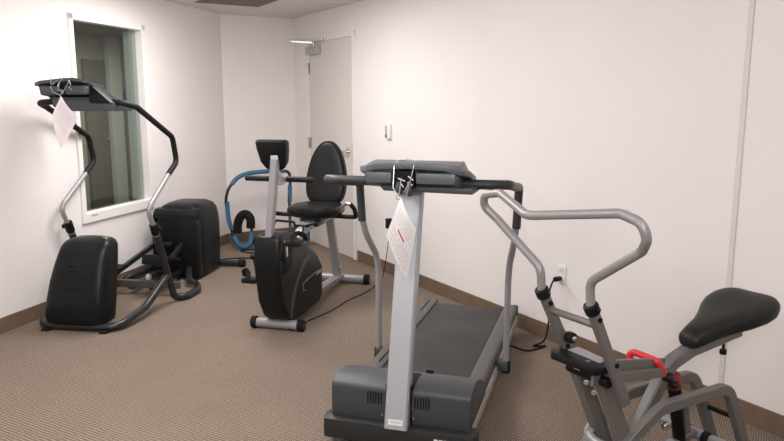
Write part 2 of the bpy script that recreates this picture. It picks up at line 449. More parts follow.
# motor hood
prof = [(0.0, 0.125), (-0.004, 0.20), (0.0, 0.266), (0.010, 0.280), (0.05, 0.292), (0.11, 0.296), (0.18, 0.287), (0.26, 0.258), (0.33, 0.222), (0.39, 0.196), (0.40, 0.125)]
b = B(); b.prism(prof, -0.305, 0.305, bev=0.010); hood = obj('motor_hood', b, M['body'], TM)
for cx in (-0.108, 0.100):
    b = B()
    for k in range(6): b.box((cx-0.030+0.012*k, -0.002, 0.228), (0.0052, 0.006, 0.052), 0.001)
    obj('vent_slots', b, M['dark'], hood)
b = B(); b.box((0.0, 0.075, 0.214), (0.116, 0.158, 0.166), 0.004); obj('post_slot', b, M['dark'], hood)
for x in (-0.072, 0.063):
    b = B(); b.cyl((x, -0.006, 0.158), (x, 0.002, 0.158), 0.0045, 10); obj('screw', b, M['chrome'], hood)
# front bumper
b = B(); b.prism([(-0.325, -0.045), (0.325, -0.045), (0.335, -0.02), (0.335, 0.05), (-0.335, 0.05), (-0.335, -0.02)], 0.040, 0.128, 'XY', bev=0.008); bp = obj('front_bumper', b, M['bumper'], TM)
for k in range(3):
    b = B(); b.box((0.170+0.021*k, -0.0458, 0.094), (0.016, 0.0012, 0.009)); obj('rating_label', b, M['label'], bp, flat=True)
b = B(); b.box((0.238, -0.050, 0.088), (0.032, 0.012, 0.030), 0.003); obj('power_switch', b, M['dark'], bp)
b = B(); b.box((0.288, -0.050, 0.098), (0.030, 0.012, 0.026), 0.003); obj('power_inlet', b, M['dark'], bp)
b = B(); b.box((0.3005, -0.0565, 0.094), (0.004, 0.002, 0.018)); obj('inlet_mark', b, M['label'], bp)
# deck
b = B(); b.box((0, 0.86, 0.105), (0.55, 1.62, 0.075), 0.006); obj('deck_frame', b, M['dark'], TM)
b = B(); b.prism([(0.385, 0.172), (0.385, 0.150), (1.60, 0.150), (1.655, 0.120), (1.675, 0.140), (1.668, 0.162), (1.63, 0.176)], -0.215, 0.215, bev=0.003); obj('running_belt', b, M['belt'], TM)
for sx in (-1, 1):
    b = B(); b.prism([(sx*0.212, 0.155), (sx*0.220, 0.184), (sx*0.242, 0.192), (sx*0.285, 0.190), (sx*0.296, 0.178), (sx*0.296, 0.120), (sx*0.212, 0.120)], 0.36, 1.685, 'XZ', bev=0.003)
    rl = obj('side_rail', b, M['rail'], TM)
    b = B(); b.box((sx*0.299, 0.87, 0.095), (0.012, 1.66, 0.055), 0.003); obj('side_strip', b, M['alu'], rl)
    b = B(); b.box((sx*0.262, 1.69, 0.135), (0.085, 0.05, 0.10), 0.012); obj('end_cap', b, M['body'], rl)
    b = B(); b.cyl((sx*0.262, 1.62, 0.0), (sx*0.262, 1.62, 0.09), 0.022, 16, 0.004); obj('foot', b, M['rubber'], rl)
    b = B(); b.cyl((sx*0.27, 0.12, 0.03), (sx*0.235, 0.12, 0.03), 0.03, 16, 0.004); obj('transport_wheel', b, M['rubber'], rl)
for c_, s_ in (((-0.244, 0.585, 0.1935), (0.007, 0.18, 0.003)), ((-0.262, 1.52, 0.1925), (0.006, 0.24, 0.003))):
    b = B(); b.box(c_, s_); obj('rail_slot', b, M['dark'], TM, flat=True)
b = B(); b.box((0.075, 0.24, 0.272), (0.030, 0.03, 0.016), 0.003, (-20, 'X')); obj('latch', b, M['dark'], TM)
# centre post
A0, A1 = Vector((0.0, -0.038, 0.12)), Vector((0.0, 0.215, 1.16))
b = B(); b.tube([A0, A1], 0, sect=(0.098, 0.055), up=(1, 0, 0)); post = obj('centre_post', b, M['silver'], TM)
b = B(); pd = (A1-A0).normalized(); pn = Vector((0, -pd.z, pd.y))
rotp = Matrix.Rotation(-math.atan2(pd.y, pd.z), 4, 'X')
c = A0 + pd*0.030 + pn*0.0282; b.box(c, (0.062, 0.001, 0.022), 0, rotp); st = obj('barcode_sticker', b, M['label'], post, flat=True)
b = B()
x = -0.024
while x < 0.024:
    ww = random.choice((0.0012, 0.002, 0.003)); b.box(c+pn*0.0006+Vector((x, 0, 0))+pd*0.001, (ww, 0.0006, 0.010), 0, rotp); x += ww+random.choice((0.0012, 0.002))
obj('barcode', b, M['ink'], st, flat=True)
b = B()
c = A0 + pd*0.985 + pn*0.0282
for k in range(3): b.box(c+Vector((0.019+0.008*k, 0, 0)), (0.005, 0.0008, 0.006), 0, rotp)
obj('post_marking', b, M['ink'], post, flat=True)
# console
cs = obj('console', B().prism([(0.08, 1.125), (0.055, 1.150), (0.045, 1.198), (0.060, 1.216), (0.20, 1.225), (0.36, 1.150), (0.36, 1.125), (0.22, 1.105)], -0.165, 0.225, bev=0.006), M['console'], TM)
lid = [(-0.150, 0.030, 0), (-0.10, 0.020, .012), (0.03, 0.014, 0.018), (0.17, 0.022, 0.012), (0.242, 0.040, -0.006), (0.262, 0.12, -0.02), (0.255, 0.30, -0.06), (-0.21, 0.30, -0.06), (-0.205, 0.12, -0.01)]
b = B()
top = [Vector((x, y, 1.213+dz)) for x, y, dz in lid]; mid = [Vector((x*1.012, y-0.003, 1.205+dz)) for x, y, dz in lid]; bot = [Vector((x, y, 1.188+dz)) for x, y, dz in lid]
b.rings([bot, mid, [p*1 for p in top]]); obj('console_lid', b, M['console'], cs)
for x0, x1 in ((-0.150, -0.040), (0.060, 0.222)):
    b = B(); b.box(((x0+x1)/2, 0.042, 1.167), (x1-x0, 0.05, 0.046), 0.012); obj('speaker_box', b, M['console'], cs)
b = B(); b.box((0.010, 0.048, 1.160), (0.085, 0.05, 0.070), 0.004); obj('cable_recess', b, M['dark'], cs)
b = B(); b.prism([(-0.105, 1.128), (-0.085, 1.108), (0.285, 1.104), (0.285, 1.128)], 0.06, 0.34, 'XZ', bev=0.004); obj('under_tray', b, M['body'], cs)
b = B()
for q in (((-.012, .02, 1.165), (.018, .018, 1.155)), ((.03, .02, 1.175), (.052, .018, 1.160)), ((.028, .02, 1.150), (.048, .018, 1.140)), ((0.0, .02, 1.145), (.012, .018, 1.130))): b.tube([q[0], q[1]], 0.0025, n=8)
obj('cable_clips', b, M['label'], cs)
b = B()
for x in (-0.01, 0.035): b.tube([(x, 0.03, 1.145), (x, 0.012, 1.125), (x+0.004, 0.025, 1.10)], 0.012, 0.02, 10)
obj('cable_loops', b, M['body'], cs)
wire_pts = [[(-0.004, 0.10, 1.232), (-0.020, 0.050, 1.236), (-0.024, 0.006, 1.215), (-0.026, -0.004, 1.130), (-0.010, -0.008, 1.108), (0.0, -0.008, 1.095)],
            [(0.0, 0.10, 1.236), (0.05, 0.050, 1.236), (0.058, 0.006, 1.218), (0.046, -0.006, 1.160), (0.030, -0.006, 1.100)],
            [(0.008, -0.004, 1.170), (0.004, -0.010, 1.120), (-0.004, -0.010, 1.095)], [(0.042, -0.008, 1.155), (0.024, -0.010, 1.115)]]
b = B()
for q in wire_pts: b.tube([Vector(p) for p in q], 0.0023, 0.012, 8)
b.tube([Vector((0.0, -0.012, 1.095)) + Vector((0.010*math.cos(a), 0, 0.012*math.sin(a))) for a in [k*math.pi/6 for k in range(12)]], 0.0018, n=6, closed=True)
obj('wire_rack', b, M['wire'], cs)
# handrails: grey uprights with foam, bars back to the console
for sx in (-1, 1):
    b = B()
    b.tube([(sx*0.345, 0.80, 0.12), (sx*0.345, 0.80, 0.58), (sx*0.352, 0.785, 0.67), (sx*0.382, 0.70, 0.80), (sx*0.391, 0.675, 0.88), (sx*0.392, 0.675, 0.92)], 0.0165, [0, .15, .15, .15, .12, 0], 14)
    up = obj('handrail_post', b, M['tube'], TM)
    b = B(); b.box((sx*0.328, 0.80, 0.125), (0.06, 0.06, 0.05), 0.008); obj('post_bracket', b, M['body'], up)
    b = B(); b.cyl((sx*0.345, 0.80, 0.085), (sx*0.345, 0.80, 0.150), 0.024, 16, 0.006); obj('rubber_cap', b, M['rubber'], up)
    b = B()
    b.tube([(sx*0.14, 0.17, 1.134), (sx*0.345, 0.17, 1.134), (sx*0.406, 0.24, 1.128), (sx*0.404, 0.45, 1.096), (sx*0.400, 0.665, 1.068), (sx*0.392, 0.675, 0.868)], 0.0205, [0, .06, .06, .05, .03, 0], 14)
    obj('foam_handrail', b, M['barfoam'], TM)

# ------------------------------------------------------------ printed sheets
def sheet(name, label, corners, yaw_axis, m, marks, curl=0.012, red=None):
    """corners: top, right, bottom, left in world space; n = direction it bows"""
    t, r_, bt, l_ = [Vector(c) for c in corners]
    n = (r_-l_).cross(bt-t).normalized()
    if n.y > 0: n = -n
    def P(u, v, off=0.0):
        p = (t*(1-u)+r_*u)*(1-v) + (l_*(1-u)+bt*u)*v
        return p + n*(off + curl*math.sin(math.pi*u)*(1-v*0.4) - curl*0.8*math.sin(math.pi*v)*u)
    root = thing(name, label, 'paper sheet', t)
    nu = 10; bm = B()
    tb = bmesh.new()
    g = [[[tb.verts.new(P(i/nu, j/nu, k*0.0008)-t) for j in range(nu+1)] for i in range(nu+1)] for k in (0, 1)]
    for i in range(nu):
        for j in range(nu):
            for k in (0, 1): tb.faces.new((g[k][i][j], g[k][i+1][j], g[k][i+1][j+1], g[k][i][j+1]))
    for i in range(nu):
        for (a, bb) in (((i, 0), (i+1, 0)), ((i, nu), (i+1, nu)), ((0, i), (0, i+1)), ((nu, i), (nu, i+1))):
            tb.faces.new((g[0][a[0]][a[1]], g[0][bb[0]][bb[1]], g[1][bb[0]][bb[1]], g[1][a[0]][a[1]]))
    bm._add(tb); obj('paper', bm, m, root)
    def stroke(bb, u0, u1, v, h):
        k = max(1, int((u1-u0)/0.08))
        for q in range(k):
            a, c = u0+(u1-u0)*q/k, u0+(u1-u0)*(q+1)/k
            bb.quad([P(a, v, 0.0014)-t, P(c, v, 0.0014)-t, P(c, v+h, 0.0014)-t, P(a, v+h, 0.0014)-t])
    bb = B()
    for v in marks:
        u = 0.12
        while u < 0.86:
            ln = random.uniform(0.05, 0.16); stroke(bb, u, min(u+ln, 0.9), v, 0.012); u += ln+0.03
    obj('print', bb, M['ink'], root, flat=True)
    if red:
        bb = B(); stroke(bb, *red); obj('red_mark', bb, M['redink'], root, flat=True)
    return root
def w_of(o, yaw, p):
    return Vector(o) + Matrix.Rotation(R(yaw), 3, 'Z') @ Vector(p)
TMo, ty = (0.03, 2.78, 0), -16.6
sheet('paper_notice', 'white printed sheet with a small red mark hanging from the treadmill console',
      [w_of(TMo, ty, p) for p in ((0.012, -0.022, 1.098), (0.078, -0.030, 0.975), (0.016, 0.045, 0.735), (-0.049, -0.022, 0.940))], 0, M['paper'],
      [0.16, 0.24, 0.32, 0.40, 0.62, 0.70, 0.78, 0.86], 0.016, red=(0.30, 0.62, 0.50, 0.045))

# ------------------------------------------------------------ elliptical trainer
EO, ey = (-2.05, 4.35, 0), -8
EL = thing('elliptical_trainer', 'black elliptical trainer with bent tube arms in front of the window', 'elliptical trainer', EO, ey)
b = B()
secs = [(0.030, .180, .10, .09), (0.05, .205, .10, .115), (.10, .211, .095, .125), (.20, .208, .11, .125), (.32, .199, .135, .122), (.42, .188, .165, .116), (.49, .178, .19, .108), (.535, .170, .207, .098), (.560, .156, .217, .082), (.574, .136, .224, .066), (.583, .105, .229, .048), (.587, .06, .233, .03)]
b.rings([rrect(-0.020+0.068*z, cy, hx, hy, z, 4.2, 44) for z, hx, cy, hy in secs])
sh = obj('front_shroud', b, M['shell'], EL)
# moulded swirl and lettering on the shroud
def shroud_y(z):
    for (z0, a0, c0, h0), (z1, a1, c1, h1) in zip(secs, secs[1:]):
        if z0 <= z <= z1:
            q = (z-z0)/(z1-z0); return (c0+(c1-c0)*q)-(h0+(h1-h0)*q)
    return 0.1
b = B()
for rx, rz, a0, a1 in ((.085, .040, -160, 40), (.060, .022, 20, 250), (.10, .055, 100, 200)):
    pts = []
    for k in range(19):
        a = R(a0+(a1-a0)*k/18); x, z = 0.0+rx*math.cos(a), 0.37+rz*math.sin(a)
        pts.append(Vector((x, shroud_y(z)+0.004*abs(x/0.1)**2 - 0.0008, z)))
    b.tube(pts, 0.0035, n=8)
obj('swirl_emblem', b, M['dark'], sh)
zt = 0.275; tilt = math.atan2(shroud_y(.32)-shroud_y(.23), .09)
text_mesh('brand_lettering', 'KEYS', 0.052, M['black'], sh, Matrix.Translation((0.0, shroud_y(zt)-0.0016, zt)) @ Matrix.Rotation(R(90)-tilt, 4, 'X'), 0.0016)
# floor tube around the front, rising at each side to the uprights
b = B()
b.tube([(.335, .66, .235), (.310, .34, .075), (.275, .02, .030), (-.275, .02, .030), (-.300, .34, .075), (-.315, .66, .235)], 0.026, [0, .35, .12, .12, .35, 0], 16, fseg=10)
obj('floor_tube', b, M['blacktube'], EL)
for x in (.20, -.20):
    b = B(); b.box((x, -0.002, .008), (.05, .05, .016), .004); obj('floor_pad', b, M['rubber'], EL)
for x in (-.085, .085):
    b = B(); b.box((x, 1.14, .060), (.045, .52, .04), .004); obj('guide_rail', b, M['blacktube'], EL)
b = B(); b.box((.0, .90, .085), (.60, .045, .055), .004); obj('rear_cross_rail', b, M['railbrown'], EL)
b = B(); b.cyl((.020, .94, .125), (.045, .94, .125), .028, 20, .005); obj('roller_wheel', b, M['white'], EL)
b = B(); b.box((0, .28, .05), (.22, .06, .05), .005); obj('cross_member', b, M['blacktube'], EL)
for sx, yc, zc, tl in ((-1, .62, .235, 4), (1, .98, .275, -16)):
    b = B(); rt = Matrix.Rotation(R(tl), 4, 'X')
    b.box((sx*.135, yc, zc), (.15, .36, .028), .010, rt); b.box((sx*.135, yc-.175, zc+.02-(.05 if tl < 0 else -.012)*-1*0), (.15, .02, .06), .008, rt)
    pdl = obj('foot_pedal', b, M['rubber'], EL)
    b = B(); b.tube([(sx*.135, yc-.10, zc-.03), (sx*.135, yc+.15, zc-.035), (sx*.12, 1.38, .30)], 0, sect=(.03, .04), up=(1, 0, 0)); obj('pedal_arm', b, M['blacktube'], pdl)
for sx, ax, ay in ((-1, .306, 0), (1, .334, .025)):
    b = B()
    b.tube([(sx*ax, .485, .61), (sx*ax, .70, .12), (sx*.330, .745, .032), (sx*.395, .80, .029), (sx*.405, 1.0, .029), (sx*.345, 1.13, .032), (sx*.255, 1.17, .06), (sx*.16, 1.40, .10)], 0.025, [0, .08, .05, .06, .08, .08, .06, 0], 14)
    obj('lower_swing_arm', b, M['blacktube'], EL)
    b = B(); b.cyl((sx*ax, .505, .56), (sx*ax, .475, .635), .030, 18, .006); b.box((sx*(ax+.033), .487, .60), (.03, .03, .03), .006); cc = obj('clamp_collar', b, M['black'], EL)
    b = B(); b.cyl((sx*ax, .5102, .547), (sx*ax, .5082, .5520), .0258, 16); obj('yellow_ring', b, mat('yellow_ring_paint', (.30, .23, .05), .5), cc)
    b = B()
    b.tube([(sx*ax, .485, .60), (sx*ax, .405, .745), (sx*ax, .760, .960), ], 0.0165, [0, .07, 0], 14, fseg=10)
    arm = obj('upper_arm', b, M['tube'], EL)
    b = B()
    b.tube([(sx*ax, .742, .950), (sx*ax, .865+ay, 1.030), (sx*ax, .815+ay, 1.215), (sx*ax, .34, 1.435), (sx*.290, .24, 1.462), (sx*.18, .25, 1.470), (sx*.10, .30, 1.47)], 0.0200, [0, .06, .08, .10, .04, .05, 0], 14, fseg=8)
    obj('foam_grip', b, M['foam'], arm)
# console
b = B(); b.prism([(.245, 1.500), (.170, 1.510), (.150, 1.575), (.168, 1.592), (.26, 1.60), (.42, 1.49), (.42, 1.46), (.30, 1.46)], -.225, .115, bev=.010); ec = obj('console', b, M['black'], EL)
b = B()
b.rings([[Vector((x, y, z+dz)) for x, y, z in ((-.245, .150, 1.568), (-.20, .135, 1.580), (-.05, .128, 1.594), (.03, .128, 1.598), (.09, .140, 1.588), (.125, .190, 1.572), (.12, .33, 1.55), (-.24, .33, 1.55))] for dz in (0, .014, .020)])
obj('console_lid', b, M['body'], ec)
b = B(); b.box((-.135, .150, 1.540), (.13, .05, .055), .012); obj('console_box', b, M['body'], ec)
b = B(); b.box((.045, .150, 1.540), (.14, .05, .055), .012); obj('console_box', b, M['body'], ec)
b = B(); b.prism([(-.17, 1.500), (.10, 1.500), (.255, 1.462), (.255, 1.408), (-.12, 1.408), (-.17, 1.44)], .20, .44, 'XZ', bev=.010); obj('console_tray', b, M['body'], ec)
b = B(); b.prism([(.10, 1.570), (.125, 1.568), (.248, 1.462), (.10, 1.462)], .18, .30, 'XZ', bev=.006); obj('console_cheek', b, M['black'], ec)
b = B()
wr = [[(-.075, .13, 1.60), (-.105, .10, 1.565), (-.090, .105, 1.645), (-.060, .115, 1.672), (.0, .115, 1.660), (-.010, .11, 1.625), (-.055, .10, 1.575), (-.052, .10, 1.560)],
      [(-.105, .10, 1.565), (-.085, .09, 1.530), (-.030, .085, 1.505)],
      [(.030, .10, 1.600), (-.008, .09, 1.540), (-.018, .085, 1.515)],
      [(-.040, .10, 1.590), (-.055, .095, 1.535), (-.015, .095, 1.545), (-.04, .09, 1.505)], [(.02, .10, 1.60), (.035, .10, 1.575), (.02, .10, 1.555), (.04, .10, 1.54)]]
for q in wr: b.tube([Vector(p) for p in q], .0020, .010, 8)
obj('wire_rack', b, M['wire'], ec)
# rear drive housing
b = B()
HX, HY = .068, 1.60
hs = [(.015, .190, .235), (.06, .203, .245), (.25, .209, .252), (.42, .209, .252), (.50, .205, .246), (.56, .194, .232), (.602, .170, .205), (.626, .130, .155), (.634, .07, .08)]
b.rings([rrect(HX, HY+.040, hx, hy, z, 5.0, 44) for z, hx, hy in hs])
hb = obj('drive_housing', b, M['shell'], EL)
b = B(); b.box((HX-.05, 1.384, .30), (.22, .03, .50), .010); obj('recess_panel', b, M['dark'], hb)
b = B(); b.prism([(-.138, .02), (-.140, .48), (-.105, .55), (-.105, .02)], 1.365, 1.45, 'XZ', bev=.010); obj('front_cheek', b, M['shell'], hb)
b = B(); b.prism([(.110, .02), (.110, .53), (.225, .53), (.262, .48), (.262, .02)], 1.360, 1.45, 'XZ', bev=.018); obj('front_cheek', b, M['shell'], hb)
b = B(); b.prism([(1.365, .515), (1.372, .555), (1.42, .590), (1.50, .595), (1.46, .515)], -.130, .245, bev=.016); obj('brow', b, M['shell'], hb)
b = B(); b.cyl((-.10, 1.34, .30), (.05, 1.34, .30), .03, 18, .004); b.box((-.06, 1.30, .36), (.03, .05, .17), .006, (25, 'X')); obj('crank', b, M['black'], EL)
b = B(); b.cyl((-.44, 1.88, .035), (.44, 1.88, .035), .026, 16); rf = obj('rear_stabilizer', b, M['blacktube'], EL)
for sx in (-1, 1):
    b = B(); b.cyl((sx*.415, 1.88, .036), (sx*.47, 1.88, .036), .036, 18, .006); obj('end_cap', b, M['rubber'], rf)
b = B(); b.box((0.02, 1.84, .05), (.12, .10, .05), .006); obj('stabilizer_bracket', b, M['blacktube'], rf)
sheet('paper_notice', 'pinkish printed sheet hanging from the elliptical trainer console by the window',
      [w_of(EO, ey, p) for p in ((-.022, .075, 1.505), (.090, .060, 1.375), (-.065, .095, 1.172), (-.092, .075, 1.385))], 0, M['pinkpaper'],
      [0.14, 0.21, 0.28, 0.35, 0.42, 0.52, 0.60, 0.68], 0.014)

# ------------------------------------------------------------ exercise bike
BO, by = (-.745, 4.40, 0), -15
BK = thing('exercise_bike', 'black and silver recumbent exercise bike with tall oval backrest near the door', 'exercise bike', BO, by)
b = B(); hp = [(-.10, .655), (-.165, .64), (-.195, .57), (-.195, .42), (-.155, .22), (-.085, .105), (-.02, .066), (.10, .052), (.50, .05), (.555, .09), (.562, .31), (.45, .425), (.25, .525), (.10, .61), (.0, .655)]
b.prism([(y+.02, z) for y, z in hp], -.075, .098, bev=.026, seg=4); hull = obj('drive_cover', b, M['shell'], BK)
def strip_on(b, pts, x, w):
    P = [Vector((x, y, z)) for y, z in pts]
    P = smooth_path(P, 6)
    b.tube(P, 0, sect=(.004, w), up=(1, 0, 0))
b = B(); strip_on(b, [(.31, .44), (.20, .38), (.09, .29), (.02, .18), (-.005, .085)], .0985, .035); obj('curved_stripe', b, M['stripe'], hull)
b = B()
def line_on(b, a, c, x, w=.006): b.tube([(x, a[0], a[1]), (x, c[0], c[1])], 0, sect=(.003, w), up=(1, 0, 0))
for a, c in (((.20, .265), (.45, .288)), ((.20, .265), (.20, .215)), ((.20, .215), (.25, .205)), ((.45, .288), (.45, .255))): line_on(b, a, c, .0995, .0035)
b.box((.0995, .50, .275), (.003, .085, .024)); obj('outline_label', b, M['nickel'], hull, flat=True)
b = B(); b.prism([(-.13, .40), (-.10, .60), (.03, .60), (.02, .44), (-.04, .40)], .093, .104, bev=.004); obj('crank_shield', b, M['dark'], hull)
# cranks and pedals
b = B(); b.cyl((-.125, -.10, .50), (.125, -.10, .50), .018, 16); obj('crank_axle', b, M['black'], BK)
for sx, py, pz in ((1, -.112, .605), (-1, -.02, .325)):
    b = B(); b.tube([(sx*.118, -.10, .50), (sx*.122, py, pz)], 0, sect=(.010, .018), up=(1, 0, 0)); b.cyl((sx*.112, py, pz), (sx*.15, py, pz), .009, 10); ck = obj('crank_arm', b, M['chrome'], BK)
    b = B(); b.box((sx*.175, py, pz), (.10, .085, .034), .012); pd_ = obj('pedal', b, M['black'], ck)
    b = B(); b.tube([(sx*.175, py-.04, pz+.012), (sx*.178, py-.02, pz+.052), (sx*.20, py+.0, pz+.066), (sx*.235, py+.02, pz+.05), (sx*.238, py+.04, pz+.012)], 0, .02, sect=(.004, .03), up=(0, 1, 0)); obj('toe_strap', b, M['rubber'], pd_)
# mast, bars and console
b = B(); b.tube([(.008, -.115, .60), (.050, -.085, 1.12)], 0, sect=(.046, .05), up=(1, 0, 0)); obj('mast', b, M['tube'], BK)
b = B(); b.prism([(-.09, 1.06), (-.06, 1.065), (.03, 1.00), (.09, .995), (.09, .965), (.0, .95), (-.09, .97)], .016, .056, bev=.004); b.tube([(-.09, .08, .98), (.09, .08, .98)], .016, n=14); obj('bar_bracket', b, M['silver'], BK)
for sx in (-1, 1):
    b = B(); b.cyl((sx*.045, .08, .98), (sx*.235, .08, .98), .0185, 14, .004); obj('foam_handlebar', b, M['foam'], BK)
b = B(); cw = [(1.045, .03, .03), (1.06, .058, .035), (1.10, .085, .045), (1.18, .100, .05), (1.225, .104, .045), (1.238, .095, .03)]
b.rings([rrect(.022, -.03 - (z-1.1)*.25, hx, hy, z, 4, 32) for z, hx, hy in cw]); cn = obj('console', b, M['black'], BK)
b = B(); b.box((.045, -.07, 1.115), (.05, .04, .06), .006); obj('console_mount', b, M['silver'], cn)
# seat rail, post, feet
b = B(); b.tube([(0, .20, .47), (0, .42, .575), (0, .62, .60), (0, 1.06, .60)], 0, .10, sect=(.06, .055), up=(1, 0, 0)); obj('seat_rail', b, M['tube'], BK)
b = B(); b.tube([(0, 1.0, .60), (0, 1.16, .09)], 0, sect=(.062, .045), up=(1, 0, 0)); sp = obj('seat_post', b, M['tube'], BK)
b = B(); b.cyl((.034, 1.138, .16), (.048, 1.138, .16), .014, 12, .003); obj('post_bolt', b, M['chrome'], sp)
b = B(); b.tube([(0, .45, .075), (0, 1.22, .06)], 0, sect=(.07, .045), up=(1, 0, 0)); obj('floor_beam', b, M['tube'], BK)
for nm, y, hw, r in (('front_foot', -.005, .155, .031), ('rear_foot', 1.245, .215, .033)):
    b = B(); b.cyl((-hw, y, r+.008), (hw, y, r+.008), r, 20); ft = obj(nm, b, M['tube'], BK)
    for sx in (-1, 1):
        b = B(); b.cyl((sx*(hw-.012), y, r+.009), (sx*(hw+.028), y, r+.009), r+.009, 20, .007); ec_ = obj('end_cap', b, M['rubber'], ft)
        b = B(); b.cyl((sx*(hw+.0275), y, r+.009), (sx*(hw+.030), y, r+.009), .017, 16); obj('cap_disc', b, M['body'], ec_)
# seat and backrest
b = B()
b.rings([rrect(-.0, .72, .150, .135, .640, 3, 40), rrect(-.0, .72, .185, .165, .652, 3, 40), rrect(0, .72, .200, .182, .675, 3, 40), rrect(0, .72, .200, .182, .700, 3, 40), rrect(0, .72, .185, .168, .720, 3, 40), rrect(0, .72, .14, .125, .730, 3, 40), rrect(0, .72, .05, .05, .732, 3, 40)])
obj('seat_cushion', b, M['vinyl'], BK)
b = B(); b.box((0, .74, .628), (.16, .28, .03), .004); b.box((0, .70, .60), (.10, .14, .05), .004); obj('seat_bracket', b, M['blacktube'], BK)
# backrest: rounded base, pointed oval top; leaning back
def back_ring(off, inset):
    out = []; n = 48
    for k in range(n):
        a = 2*math.pi*k/n; s, c = math.sin(a), math.cos(a)
        z = c; hw = .163
        if z > -.55: x = s*1.0; 
        zz = -.06+.305*c if c > 0 else -.06+ .19*math.copysign(abs(c)**.55, c)
        w = hw*math.copysign(abs(s)**(.92 if c > 0 else .55), s)
        if c > 0: w *= (1-.10*c)
        else: w *= 1-.06*abs(c)
        out.append((w*(1-inset/.16), zz*(1-inset/.245), off))
    return out
bt = Matrix.Translation((0, .965, .935)) @ Matrix.Rotation(R(90-13), 4, 'X')
def tr(r): return [bt @ Vector(p) for p in r]
b = B(); b.rings([tr(back_ring(o, i)) for o, i in ((-.025, .05), (-.032, .02), (-.022, .004), (0, 0), (.022, .004), (.034, .018), (.038, .04), (.036, .09))]); bk = obj('backrest', b, M['vinyl'], BK)
b = B()
rr = back_ring(.038, .012); b.tube([bt @ Vector((p[0], p[1], .0345)) for p in back_ring(0, .0145)], .0035, n=6, closed=True); obj('piping', b, M['black'], bk)
b = B(); b.tube([(0, .93, .60), (0, .955, .70), (0, 1.02, .86)], 0, .05, sect=(.07, .02), up=(1, 0, 0)); obj('back_bracket', b, M['blacktube'], BK)
for sx in (-1, 1):
    b = B(); b.tube([(sx*.10, .74, .640), (sx*.28, .73, .640), (sx*.325, .67, .655), (sx*.33, .62, .715), (sx*.305, .60, .755)], .0165, .035, 12); hn = obj('seat_handle', b, M['foam'], BK)
    if sx > 0:
        b = B(); b.tube([(.308, .603, .752), (.275, .61, .758), (.240, .63, .735), (.225, .65, .70)], .013, .02, 12); obj('handle_tip', b, M['nickel'], hn)
b = B(); b.tube([(-.06, .45, .60), (-.06, .45, .635), (-.20, .45, .640), (-.22, .45, .60)], .009, .015, 8); b.cyl((-.05, .45, .61), (.05, .45, .61), .009, 8); obj('seat_lever', b, M['black'], BK)
b = B(); b.tube([(.03, .36, .545), (.03, .40, .62), (.07, .52, .615)], .007, .02, 8); b.ball((.07, .53, .61), .02, n=12); obj('adjust_knob', b, M['black'], BK)

# ------------------------------------------------------------ riding exerciser
RO, ry = (.535, 2.10, 0), -59
RD = thing('riding_exerciser', 'grey steel riding exerciser with black saddle and wide bent handlebar at right', 'riding exerciser', RO, ry)
b = B()
for sx in (-1, 1):
    pass
hb_r = [(.250, -.060, 1.174), (.325, -.065, 1.160), (.340, -.055, 1.118), (.300, -.025, 1.075), (.105, -.005, .945), (.105, .004, .858)]
hb_pts = [(-x, y, z) for x, y, z in reversed(hb_r)] + [(0, -.165, 1.142)] + hb_r
b.tube(hb_pts, .0138, [0, .05, .05, .06, .06, .05, .06, .05, .06, .06, .05, .05, 0], 16, fseg=8); obj('handlebar', b, M['handle'], RD)
for sx, yb, zb in ((-1, .130, .640), (1, .180, .520)):
    b = B(); b.tube([(sx*.105, 0.005, .868), (sx*.105, yb, zb)], 0, sect=(.026, .032), up=(1, 0, 0)); lv = obj('lever_upright', b, M['rider'], RD)
    b = B(); b.cyl((sx*.105, .016, .845), (sx*.105, .000, .876), .0235, 18, .006); b.ball((sx*.105+.024, .01, .862), .008, n=10); obj('clamp_collar', b, M['black'], lv)
    for (by0, bz0) in ((.03, .825), (.115, .665)):
        b = B(); b.cyl((sx*.105+.0125, by0, bz0), (sx*.105+.018, by0, bz0), .008, 10); obj('bolt', b, M['dark'], lv)
b = B(); b.tube([(-.10, .040, .800), (.10, .040, .800)], .0115, n=12); obj('lever_crossbar', b, M['rider'], RD)
# pivot bracket
b = B(); b.prism([(-.122, .070), (-.095, .045), (.070, .055), (.092, .085), (.092, .15), (-.10, .17), (-.130, .13)], .630, .654, 'XY', bev=.006); br = obj('pivot_bracket', b, M['black'], RD)
b = B(); b.prism([(-.080, .105), (.060, .105), (.060, .145), (-.080, .155)], .654, .658, 'XY', bev=.002); obj('bracket_plate', b, M['tube'], br)
b = B(); b.cyl((-.085, .12, .595), (.09, .12, .595), .018, 16, .003); b.box((-.005, .115, .614), (.11, .05, .034), .008); obj('pivot_axle', b, M['black'], br)
b = B(); b.cyl((-.088, .11, .700), (-.058, .11, .700), .019, 16, .005); obj('tension_knob', b, M['black'], br)
b = B(); b.cyl((-.076, .11, .700), (-.053, .11, .700), .009, 12, .002); obj('knob_bolt', b, M['chrome'], br)
for q0 in ((.086, .075, .610), (.064, .135, .555)):
    b = B(); b.cyl((q0[0]-.02, q0[1]-.03, q0[2]), (q0[0]-.014, q0[1]-.04, q0[2]), .009, 12, .003); obj('bracket_bolt', b, M['chrome'], br)
b = B(); b.box((-.02, .089, .616), (.028, .004, .009), .001); obj('decal', b, M['label'], br)
# front column, two tubes
for x in (-.062, .044):
    b = B(); b.tube([(x, .135, .60), (x, .285, .29), (x, .42, .045)], 0, sect=(.036, .055), up=(1, 0, 0)); obj('front_column', b, M['rider'], RD)
b = B(); b.tube([Vector((-.007+.13*math.sin(a), .36-.16*math.cos(a), .325)) for a in [R(-110+220*k/20) for k in range(21)]], .018, n=14); obj('front_loop', b, M['tube'], RD)
